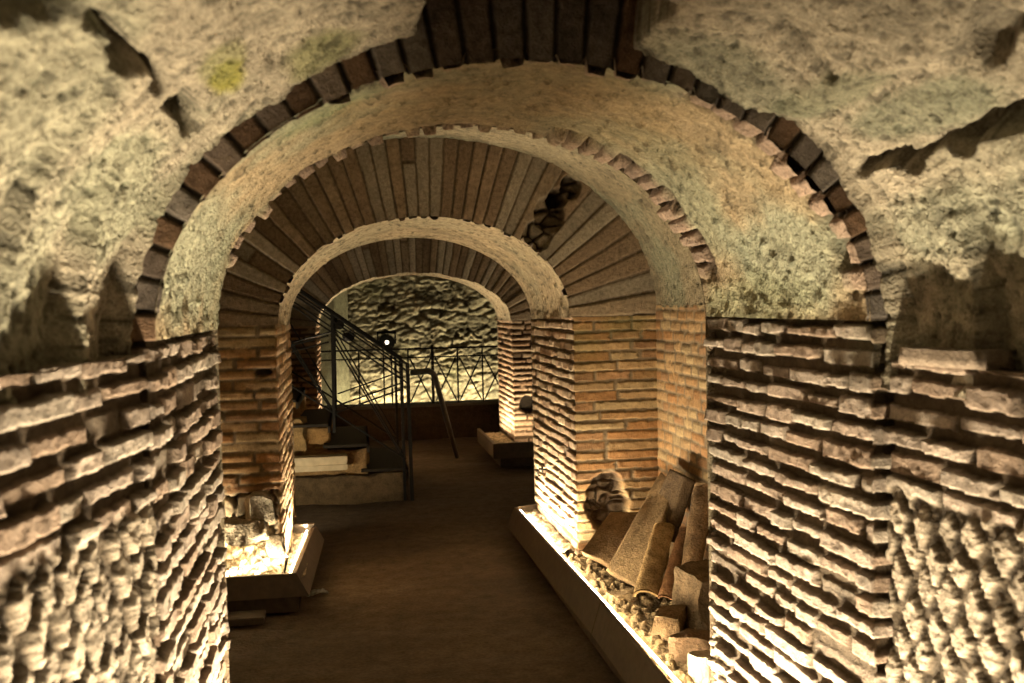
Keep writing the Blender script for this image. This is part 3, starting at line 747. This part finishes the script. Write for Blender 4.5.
MB().box((-0.88, 5.13, 0.0), (-0.30, 5.31, 0.085)).box((-0.37, 5.2, 0.0), (-0.30, 6.2, 0.085)).build('plinth', M_DARKP, t, 0.004)
MB().box((-0.95, 4.96, 0.0), (-0.46, 5.10, 0.035)).build('step', M_DARKP, t, 0.004)
X, Yg = np.meshgrid(np.arange(-0.87, -0.385, 0.008), np.arange(5.166, 5.37, 0.006), indexing='ij')
P = np.stack([X, Yg, 0 * X], -1); h, c = rubble(P, 6, 26, 0.018, (0.66, 0.58, 0.42), (0.36, 0.29, 0.19))
P[..., 2] = 0.165 + 0.9 * np.clip(Yg - 5.19, 0, 1) * sstep(-0.38, -0.50, X) + h + 0.03 * fbm(P, 9, 4, 6) * sstep(5.166, 5.22, Yg)
grid_obj('rubble_mound', P, c, M_STONE, t)
fill_ground('gravel', -0.40, -0.325, 5.165, 5.33, 0.155, t, 6, (0.66, 0.58, 0.42), 0.01)
fill_ground('gravel', -0.375, -0.262, 5.19, 6.2, 0.160, t, 7, (0.66, 0.58, 0.42), 0.01)
m = MB(); m.bar((-0.85, 5.185, 0.175), (-0.36, 5.185, 0.175), 0.006, 6); m.bar((-0.345, 5.22, 0.178), (-0.30, 6.18, 0.178), 0.005, 6); props(m.build('led_line', M_STRIP, t), 'glowing warm LED line')

# trough at the far arch
t = thing('light_trough', 'small boxed light trough at the right pier foot of the farthest arch', 'light trough', (1.5, 9.35, 0))
m = MB()
m.add([(1.27, 9.10, 0.10), (1.29, 9.15, 0.235), (2.3, 9.15, 0.235), (2.3, 9.10, 0.10), (1.30, 9.13, 0.10), (1.31, 9.17, 0.235), (2.3, 9.17, 0.235), (2.3, 9.13, 0.10)],
      [(0, 1, 2, 3), (7, 6, 5, 4), (0, 4, 5, 1), (1, 5, 6, 2), (2, 6, 7, 3), (3, 7, 4, 0)]); m.build('front_panel', M_PANEL, t)
MB().box((1.27, 9.12, 0.10), (1.30, 10.3, 0.235)).build('side_panel', M_PANEL, t)
MB().box((1.35, 9.2, 0.0), (2.3, 10.2, 0.10)).build('plinth', M_DARKP, t)
fill_ground('gravel', 1.31, 1.55, 9.17, 10.3, 0.19, t, 8, (0.66, 0.58, 0.42), 0.01)
fill_ground('gravel', 1.52, 2.3, 9.17, 9.5, 0.19, t, 9, (0.66, 0.58, 0.42), 0.01)

# ================================================================== HEAP OF TILES AND STONES
def slab(name, quad, th, col, label, cat, seed, mat=M_TILE, rough=0.006, group=None, nrm=None):
    q = A(quad, dtype=float); n = np.cross(q[1] - q[0], q[3] - q[0]); n /= np.linalg.norm(n)
    if n[1] > 0 and nrm is None: n = -n
    if nrm is not None: n = A(nrm, dtype=float); n /= np.linalg.norm(n)
    cs = np.concatenate([q, q + n * th])
    cen = q.mean(0); cen[2] = q[:, 2].min()
    o = lump(name, cs - cen, col, mat, None, rough=rough, seed=seed); o.location = tuple(cen)
    return props(o, label, cat, group)
TG = None
slab('roof_tile', [(1.165, 5.04, 0.215), (1.27, 4.74, 0.20), (1.50, 5.05, 0.40), (1.38, 5.25, 0.37)], 0.030, (0.32, 0.21, 0.11), 'low flat tile lying under the heap, its front edge brightly lit, nearest the middle pier', 'tile', 1)
slab('roof_tile', [(1.22, 4.72, 0.20), (1.30, 4.40, 0.20), (1.595, 4.78, 0.60), (1.60, 5.02, 0.62)], 0.030, (0.37, 0.255, 0.135), 'widest tile of the heap, broad pale sloping face leaning on the wall', 'tile', 2)
slab('stone_slab', [(1.50, 4.86, 0.38), (1.52, 4.62, 0.36), (1.63, 4.62, 0.66), (1.63, 4.86, 0.66)], 0.06, (0.15, 0.10, 0.055), 'short dark grey slab standing in the top of the tile heap against the wall', 'slab', 3)
def cover_tile(name, p0, p1, r0, r1_, col, label, seed, th=0.02):
    p0, p1 = A(p0, dtype=float), A(p1, dtype=float); d = (p1 - p0) / np.linalg.norm(p1 - p0)
    n = np.cross(d, A([1., -0.9, 0])); n /= np.linalg.norm(n)
    if n[1] > 0: n = -n
    s = np.cross(d, n); k = 22; L = 34; V = []
    prof = [(r * math.cos(a), r * math.sin(a)) for r, seq in ((1.0, np.linspace(0.12, PI - 0.12, k)), (0.72, np.linspace(PI - 0.12, 0.12, k))) for a in seq]
    for i in range(L):
        w = i / (L - 1); r = r0 * (1 - w) + r1_ * w; c = p0 * (1 - w) + p1 * w
        for (x, y) in prof: V.append(c + s * x * r + n * y * r * 0.75)
    V = A(V); m = len(prof)
    V = V + 0.005 * np.stack([fbm(V, 20, 3, seed), fbm(V, 20, 3, seed + 5), fbm(V, 20, 3, seed + 9)], -1)
    F = [(i * m + j, i * m + (j + 1) % m, (i + 1) * m + (j + 1) % m, (i + 1) * m + j) for i in range(L - 1) for j in range(m)]
    h = m // 2
    F += [(j, j + 1, m - 2 - j, m - 1 - j) for j in range(h - 1)]
    F += [tuple(reversed(((L - 1) * m + j, (L - 1) * m + j + 1, (L - 1) * m + m - 2 - j, (L - 1) * m + m - 1 - j))) for j in range(h - 1)]
    cen = p0.copy(); C = mix(A(col) * 0.6, A(col) * 1.4, np.clip(fbm(V, 12, 4, seed + 3) + 0.5, 0, 1))
    o = raw_mesh(name, V - cen, F, M_TILE, None, C); o.location = tuple(cen)
    return props(o, label, 'tile')
cover_tile('cover_tile', (1.275, 4.30, 0.205), (1.47, 4.62, 0.44), 0.062, 0.055, (0.44, 0.29, 0.13), 'thick rounded yellowish cover tile leaning in the middle of the heap', 11)
cover_tile('cover_tile', (1.345, 4.24, 0.21), (1.53, 4.48, 0.46), 0.036, 0.032, (0.36, 0.19, 0.09), 'thin narrow reddish cover tile squeezed between two thicker ones', 12)
cover_tile('cover_tile', (1.44, 4.22, 0.22), (1.625, 4.47, 0.66), 0.050, 0.055, (0.28, 0.18, 0.095), 'longest rounded tile of the heap, reaching highest beside the near pier', 13)
def stone(name, c, s, col, label, seed, rz=0.0, rnd=0.45, rough=0.02, cat='stone', top=0.8):
    hx, hy, hz = A(s) / 2; rg = random.Random(seed)
    cs = []
    for z in (0, 1):
        for x, y in ((-1, -1), (1, -1), (1, 1), (-1, 1)):
            k = (top if z else 1) * rg.uniform(0.85, 1.15)
            px, py = x * hx * k, y * hy * k
            cs.append((px * math.cos(rz) - py * math.sin(rz), px * math.sin(rz) + py * math.cos(rz), z * s[2] * rg.uniform(0.88, 1.1)))
    o = lump(name, cs, col, M_STONE, None, rough=rough * 2.2, freq=7, seed=seed, rnd=max(rnd, 0.3)); o.location = c
    return props(o, label, cat)
stone('stone', (1.285, 3.98, 0.12), (0.13, 0.22, 0.13), (0.30, 0.20, 0.11), 'squared brown block in front of the leaning tiles, one end face lit', 21, -0.5, 0.1, 0.014)
stone('stone', (1.46, 4.05, 0.12), (0.20, 0.22, 0.26), (0.20, 0.14, 0.08), 'big grey-brown squared stone half hidden behind the near pier', 22, 0.3, 0.12, 0.014)
stone('stone', (1.31, 3.70, 0.11), (0.16, 0.22, 0.13), (0.24, 0.155, 0.09), 'dark wedge of broken tile between the squared block and the white stone', 23, 0.8, 0.15, 0.018)
stone('stone', (1.275, 3.45, 0.12), (0.14, 0.16, 0.13), (0.70, 0.60, 0.43), 'rounded whitish stone nearest the near pier, brightly lit', 24, 0.2, 0.6, 0.012)
stone('stone', (1.165, 4.28, 0.09), (0.09, 0.16, 0.07), (0.50, 0.36, 0.16), 'small yellowish lump at the lit edge in front of the leaning tiles', 25, 0.2, 0.6, 0.02)
stone('stone', (1.215, 4.50, 0.09), (0.13, 0.15, 0.08), (0.34, 0.24, 0.13), 'small dark lump under the low edge of the widest tile', 26, 0.2, 0.5, 0.02)
stone('stone', (1.15, 3.90, 0.09), (0.09, 0.13, 0.06), (0.45, 0.33, 0.17), 'flat ochre chip lying in the gravel beside the squared block', 27, 0.5, 0.5, 0.02)
# rubble by the left pier
stone('stone', (-0.50, 5.27, 0.47), (0.15, 0.12, 0.10), (0.46, 0.40, 0.30), 'pale pointed rubble stone wedged high in the broken foot of the left pier', 31, 0.3, 0.35, 0.025)
stone('stone', (-0.55, 5.26, 0.37), (0.22, 0.13, 0.10), (0.44, 0.37, 0.26), 'wide flat rubble stone in the broken foot of the left pier', 32, -0.2, 0.35, 0.025)
stone('stone', (-0.43, 5.28, 0.26), (0.09, 0.10, 0.10), (0.26, 0.20, 0.13), 'small dark rubble stone low in the broken foot of the left pier', 33, -0.2, 0.5, 0.025)

# ================================================================== STAIRS, SLAB, RAILINGS
t = thing('stone_staircase', 'rough stone staircase climbing to the left behind the middle arch, with dark metal treads', 'staircase', (0, 8.4, 0))
def cube8(lo, hi, j=0.0):
    x0, y0, z0 = lo; x1, y1, z1 = hi
    return [(x0, y0, z0), (x1, y0, z0), (x1, y1, z0), (x0, y1, z0), (x0, y0, z1), (x1, y0, z1), (x1, y1, z1), (x0, y1, z1)]
lump('masonry_base', cube8((-1.22, 7.92, -0.02), (0.40, 9.2, 0.20)), (0.15, 0.105, 0.055), M_TUFF, t, rough=0.045, seed=41)
lump('masonry_step', cube8((-1.22, 8.02, 0.18), (0.10, 9.2, 0.40)), (0.42, 0.27, 0.12), M_TUFF, t, rough=0.04, seed=42)
lump('masonry_step', cube8((-1.22, 8.12, 0.38), (-0.20, 9.2, 0.58)), (0.52, 0.31, 0.12), M_TUFF, t, rough=0.05, seed=43)
lump('masonry_step', cube8((-1.22, 8.2, 0.56), (-0.44, 9.2, 0.78)), (0.50, 0.30, 0.11), M_TUFF, t, rough=0.05, seed=44)
for (x0, x1, z) in ((0.05, 0.42, 0.225), (-0.24, 0.12, 0.43), (-0.50, -0.18, 0.60), (-0.85, -0.42, 0.80)):
    MB().box((x0, 7.95, z), (x1, 9.15, z + 0.022)).box((x1 - 0.02, 7.95, z - 0.05), (x1, 9.15, z + 0.022)).build('tread', M_PLATE, t, 0.002)
lump('boulder', cube8((-0.62, 7.98, 0.40), (-0.38, 8.3, 0.66)), (0.40, 0.27, 0.12), M_TUFF, t, rough=0.04, seed=46, rnd=0.3)
o = MB().box((-0.56, 7.80, 0.275), (-0.055, 7.93, 0.325)).box((-0.56, 7.79, 0.325), (-0.055, 7.93, 0.385)).build('marble_slab', M_MARB, None, 0.006)
props(o, 'long pale marble slab laid on edge along the front of the stone staircase', 'slab')

def railing_run(name, label, Y, x_post, z_base, step_z, group, dbl=(0.0, 0.05)):
    t = thing(name, label, 'railing', (x_post, Y, z_base))
    sl = -0.725
    def rz(x, d=0.0): return 1.075 + sl * (x - 0.43) - d
    MB().bar((0.44, Y, z_base), (0.43, Y, 1.075), 0.014, square=True).build('post', M_IRON, t)
    MB().bar((0.385, Y + 0.02, z_base), (0.385, Y + 0.02, 1.09), 0.011, square=True).build('post', M_IRON, t)
    MB().bar((-0.15, Y, 0.56), (-0.14, Y, rz(-0.14)), 0.011, square=True).build('post', M_IRON, t)
    MB().bar((-0.72, Y, 0.85), (-0.72, Y, rz(-0.72)), 0.015, square=True).build('post', M_IRON, t)
    MB().bar((0.44, Y, rz(0.44)), (-1.2, Y, rz(-1.2)), 0.010).build('handrail', M_IRON, t)
    MB().bar((0.43, Y, rz(0.43, 0.055)), (-1.2, Y, rz(-1.2, 0.055)), 0.007).build('rail', M_IRON, t)
    MB().bar((0.43, Y, rz(0.43, 0.15)), (-1.2, Y, rz(-1.2, 0.15)), 0.007).build('rail', M_IRON, t)
    MB().bar((0.40, Y, 0.33), (-1.2, Y, rz(-1.2, 0.80)), 0.008).build('rail', M_IRON, t)
    for (a, b) in ((0.40, -0.14), (-0.14, -0.72)):
        for d in dbl:
            MB().bar((b + 0.01, Y, rz(b, 0.17 + d)), (a - 0.03, Y, rz(a, 0.72 + d * .5)), 0.0065).build('brace', M_IRON, t)
            MB().bar((b + 0.01, Y, rz(b, 0.72 + d)), (a - 0.03, Y, rz(a, 0.17 + d)), 0.0065).build('brace', M_IRON, t)
    return t
railing_run('stair_railing', 'black iron stair railing with crossed braces on the near side of the staircase', 7.86, 0.43, 0.0, 0, None)
railing_run('stair_railing', 'black iron stair railing with crossed braces on the far side of the staircase', 8.95, 0.43, 0.0, 0, None, (0.0,))
# bent tube
o = MB().tube([(0.47, 7.95, 1.00), (0.60, 8.05, 1.005), (0.645, 8.15, 0.985), (0.68, 8.3, 0.94), (1.02, 10.0, 0.0)], 0.024, 12).build('bent_handrail', M_STEEL, None, smooth=True)
props(o, 'bent grey tube handrail sloping from the stair railing post down to the floor', 'handrail')

# low wall with the fence on top
def f_low(u, v, P, seg, br):
    h, c = rubble(P, 25, 8, 0.03, (0.10, 0.07, 0.045), (0.05, 0.035, 0.02)); return h, c
t = thing('low_wall', 'dark low wall crossing behind the farthest arch under the crossed-bar fence', 'wall', (0.6, 11.5, 0))
lump('wall_body', cube8((-2.4, 11.45, -0.02), (3.7, 11.65, 0.37)), (0.055, 0.038, 0.022), M_TUFF, t, rough=0.02, seed=51)
MB().box((-2.4, 11.40, 0.365), (3.7, 11.70, 0.395)).build('coping', M_DARKP, t, 0.004)
t = thing('safety_fence', 'thin black fence of crossed bars standing on the low wall before the tuff wall', 'fence', (0.6, 11.5, 0.39))
YF = 11.52
for x in (-0.2, 0.08, 0.36, 0.45, 0.64, 0.92, 1.21, 1.50, 1.79, 2.1):
    MB().bar((x, YF, 0.39), (x, YF, 1.04 if x != 0.92 else 1.07), 0.009 if x != 0.92 else 0.016, square=True).build('post', M_IRON, t)
MB().bar((-1.0, YF, 1.03), (3.0, YF, 1.03), 0.011).build('top_rail', M_IRON, t)
MB().bar((-1.0, YF, 0.93), (3.0, YF, 0.93), 0.008).build('rail', M_IRON, t)
MB().bar((-1.0, YF, 0.41), (3.0, YF, 0.41), 0.006).build('rail', M_IRON, t)
for a, b in ((0.64, 0.92), (0.93, 1.21), (1.21, 1.50), (1.50, 1.79)):
    MB().bar((a + 0.02, YF, 0.92), (b - 0.02, YF, 0.42), 0.009).build('brace', M_IRON, t)
    MB().bar((b - 0.02, YF, 0.92), (a + 0.02, YF, 0.42), 0.009).build('brace', M_IRON, t)

# stone pillar behind the far arch on the left
o = lump('stone_pillar', [(-0.56, 12.0, -0.02), (-0.19, 12.0, -0.02), (-0.03, 12.3, -0.02), (-0.56, 12.5, -0.02), (-0.56, 12.0, 3.0), (-0.19, 12.0, 3.0), (-0.03, 12.3, 3.0), (-0.56, 12.5, 3.0)], (0.50, 0.47, 0.30), M_TUFF, None, rough=0.015, seed=61)
props(o, 'pale square stone pillar standing behind the left side of the farthest arch', 'pillar')

# spotlights
def spot_fix(name, label, loc, s, yaw, lens=True):
    t = thing(name, label, 'spotlight', loc, yaw)
    x, y, z = loc
    mm = MB(); mm.bar((0, -0.5 * s, 0), (0, 0.6 * s, 0), 0.42 * s, 14)
    V = A(mm.V); me_ = MB(); me_.add(V, mm.F)
    M_ = A(Matrix.Rotation(yaw, 3, 'Z'))
    def w(mb): mb.V = [tuple(A(v) @ M_.T + A(loc)) for v in mb.V]; return mb
    w(me_).build('housing', M_IRON, t, 0.004)
    w(MB().box((-0.5 * s, -0.08 * s, -0.1 * s), (-0.42 * s, 0.08 * s, 0.55 * s)).box((0.42 * s, -0.08 * s, -0.1 * s), (0.5 * s, 0.08 * s, 0.55 * s)).box((-0.5 * s, -0.08 * s, 0.45 * s), (0.5 * s, 0.5 * s, 0.58 * s))).build('bracket', M_IRON, t)
    if lens: props(w(MB().bar((0, -0.53 * s, 0), (0, -0.50 * s, 0), 0.10 * s, 12)).build('lens', M_LENS, t), 'small lit white lens')
spot_fix('spotlight', 'round black spotlight with a lit lens, mounted alone against the tuff wall', (0.445, 12.78, 1.07), 0.24, 0.0)
spot_fix('spotlight', 'small black spotlight clamped at the top of the stair railing post', (-0.10, 7.90, 1.40), 0.09, 0.5, False)
spot_fix('spotlight', 'small black spotlight hung lower beside the pale pillar, behind the railing', (-0.02, 9.3, 1.26), 0.10, 0.4, False)

# bits on the floor
stone('stone', (0.985, 3.60, 0.0), (0.05, 0.05, 0.035), (0.52, 0.46, 0.30), 'tiny pale pebble on the floor against the long trough', 71, 0.3, 0.5, 0.006, 'pebble')
o = lump('plastic_wrapper', [(-0.05, -0.03, 0), (0.06, -0.02, 0), (0.05, 0.03, 0), (-0.04, 0.035, 0), (-0.03, -0.01, 0.012), (0.04, -0.01, 0.02), (0.03, 0.01, 0.012), (-0.02, 0.01, 0.02)], (0.2, 0.2, 0.19), M_WRAP, None, rough=0.02, freq=25, seed=72)
o.location = (-0.22, 5.45, 0.0); props(o, 'crumpled bit of clear plastic on the floor by the short left trough', 'wrapper')
t = thing('iron_hook', 'small rusty iron hook set in the lit side of the middle right pier', 'hook', (1.18, 6.19, 0.47))
MB().tube([(1.20, 6.19, 0.48), (1.155, 6.19, 0.485), (1.140, 6.19, 0.465), (1.145, 6.19, 0.445), (1.16, 6.19, 0.44)], 0.006, 8).build('shank', M_IRON, t, smooth=True)
MB().bar((1.168, 6.19, 0.48), (1.176, 6.19, 0.48), 0.02, 10).build('plate', M_IRON, t)

# ================================================================== LIGHTS
W = (1.0, 0.82, 0.55)
strip_light('led_right_mid', (1.125, 3.3, 0.185), (1.095, 5.1, 0.185), 0.02, 7, (0.25, 0, 1), 120, col=W)
strip_light('led_right_gravel', (1.125, 3.1, 0.19), (1.068, 6.4, 0.19), 0.012, 1.9, (1, 0, -0.5), 140, col=W)
strip_light('added_stair_fill', (-0.85, 6.64, 0.19), (-0.35, 6.64, 0.19), 0.02, 14, (0, 1, 0.8), 150, col=W)  # unseen strip added behind the left pier to brighten the stairs and slab
strip_light('led_right_pier', (1.085, 5.15, 0.175), (1.06, 6.4, 0.175), 0.02, 36, (0.35, 0, 1), 125, col=W)
strip_light('led_right_near', (0.86, 0.9, 0.10), (0.86, 3.1, 0.10), 0.02, 40, (0.95, 0, 1), 108, col=W)
strip_light('led_left_near', (-0.13, 0.7, 0.10), (-0.13, 2.9, 0.10), 0.02, 48, (-0.95, 0, 1), 108, col=W)
strip_light('led_left_mid_front', (-0.86, 5.19, 0.19), (-0.36, 5.19, 0.19), 0.02, 17, (0, 0.5, 1), 130, col=W)
strip_light('led_left_mid_side', (-0.345, 5.2, 0.19), (-0.30, 6.2, 0.19), 0.015, 20, (-0.35, 0, 1), 130, col=W)
strip_light('led_far_right', (1.33, 9.2, 0.22), (1.33, 10.3, 0.22), 0.02, 22, (0.5, 0, 1), 130, col=W)
strip_light('led_far_right_front', (1.55, 9.22, 0.22), (2.3, 9.22, 0.22), 0.02, 8, (0, 0.8, 1), 130, col=W)
strip_light('led_far_left', (-0.24, 9.6, 0.1), (-0.24, 10.4, 0.1), 0.02, 70, (-0.8, 0, 1), 130, col=W)
strip_light('added_pillar_fill', (0.05, 11.85, 0.05), (0.6, 11.85, 0.05), 0.05, 14, (-1.2, 0.3, 1), 150, col=(1.0, 0.86, 0.55))  # extra lamp added near the pillar foot to lift its right side
strip_light('led_back_wall', (-0.1, 12.72, 0.05), (3.0, 12.72, 0.05), 0.05, 12, (0, 0.5, 1), 140, col=(1.0, 0.86, 0.55))

# ================================================================== WORLD, CAMERA
w = bpy.data.worlds.new('cellar_air'); bpy.context.scene.world = w; w.use_nodes = True
w.node_tree.nodes['Background'].inputs[0].default_value = (1.0, 0.75, 0.5, 1); w.node_tree.nodes['Background'].inputs[1].default_value = 0.004

cd = bpy.data.cameras.new('camera'); cam = bpy.data.objects.new('camera', cd); link(cam)
cd.sensor_width = 22.3; cd.lens = 22.3 * 1000 / 1024; cd.clip_start = 0.05
PSI, TH, ROLL = math.radians(9.146), math.radians(2.300), math.radians(1.3)
f = Vector((math.sin(PSI) * math.cos(TH), math.cos(PSI) * math.cos(TH), -math.sin(TH))); r = Vector((math.cos(PSI), -math.sin(PSI), 0)); u = r.cross(f)
R = Matrix((r, u, -f)).transposed().to_4x4()
cam.matrix_world = Matrix.Translation((0, 0, 1.55)) @ R @ Matrix.Rotation(-ROLL, 4, 'Z')
cd.dof.use_dof = True; cd.dof.focus_distance = 5.0; cd.dof.aperture_fstop = 2.8
sc = bpy.context.scene; sc.camera = cam
sc.view_settings.view_transform = 'Standard'; sc.view_settings.look = 'None'; sc.view_settings.gamma = 1; sc.view_settings.use_curve_mapping = False
sc.view_settings.exposure = 0.72
sc.cycles.max_bounces = 8; sc.cycles.diffuse_bounces = 5
sc.cycles.use_denoising = True
sc.cycles.sample_clamp_indirect = 6
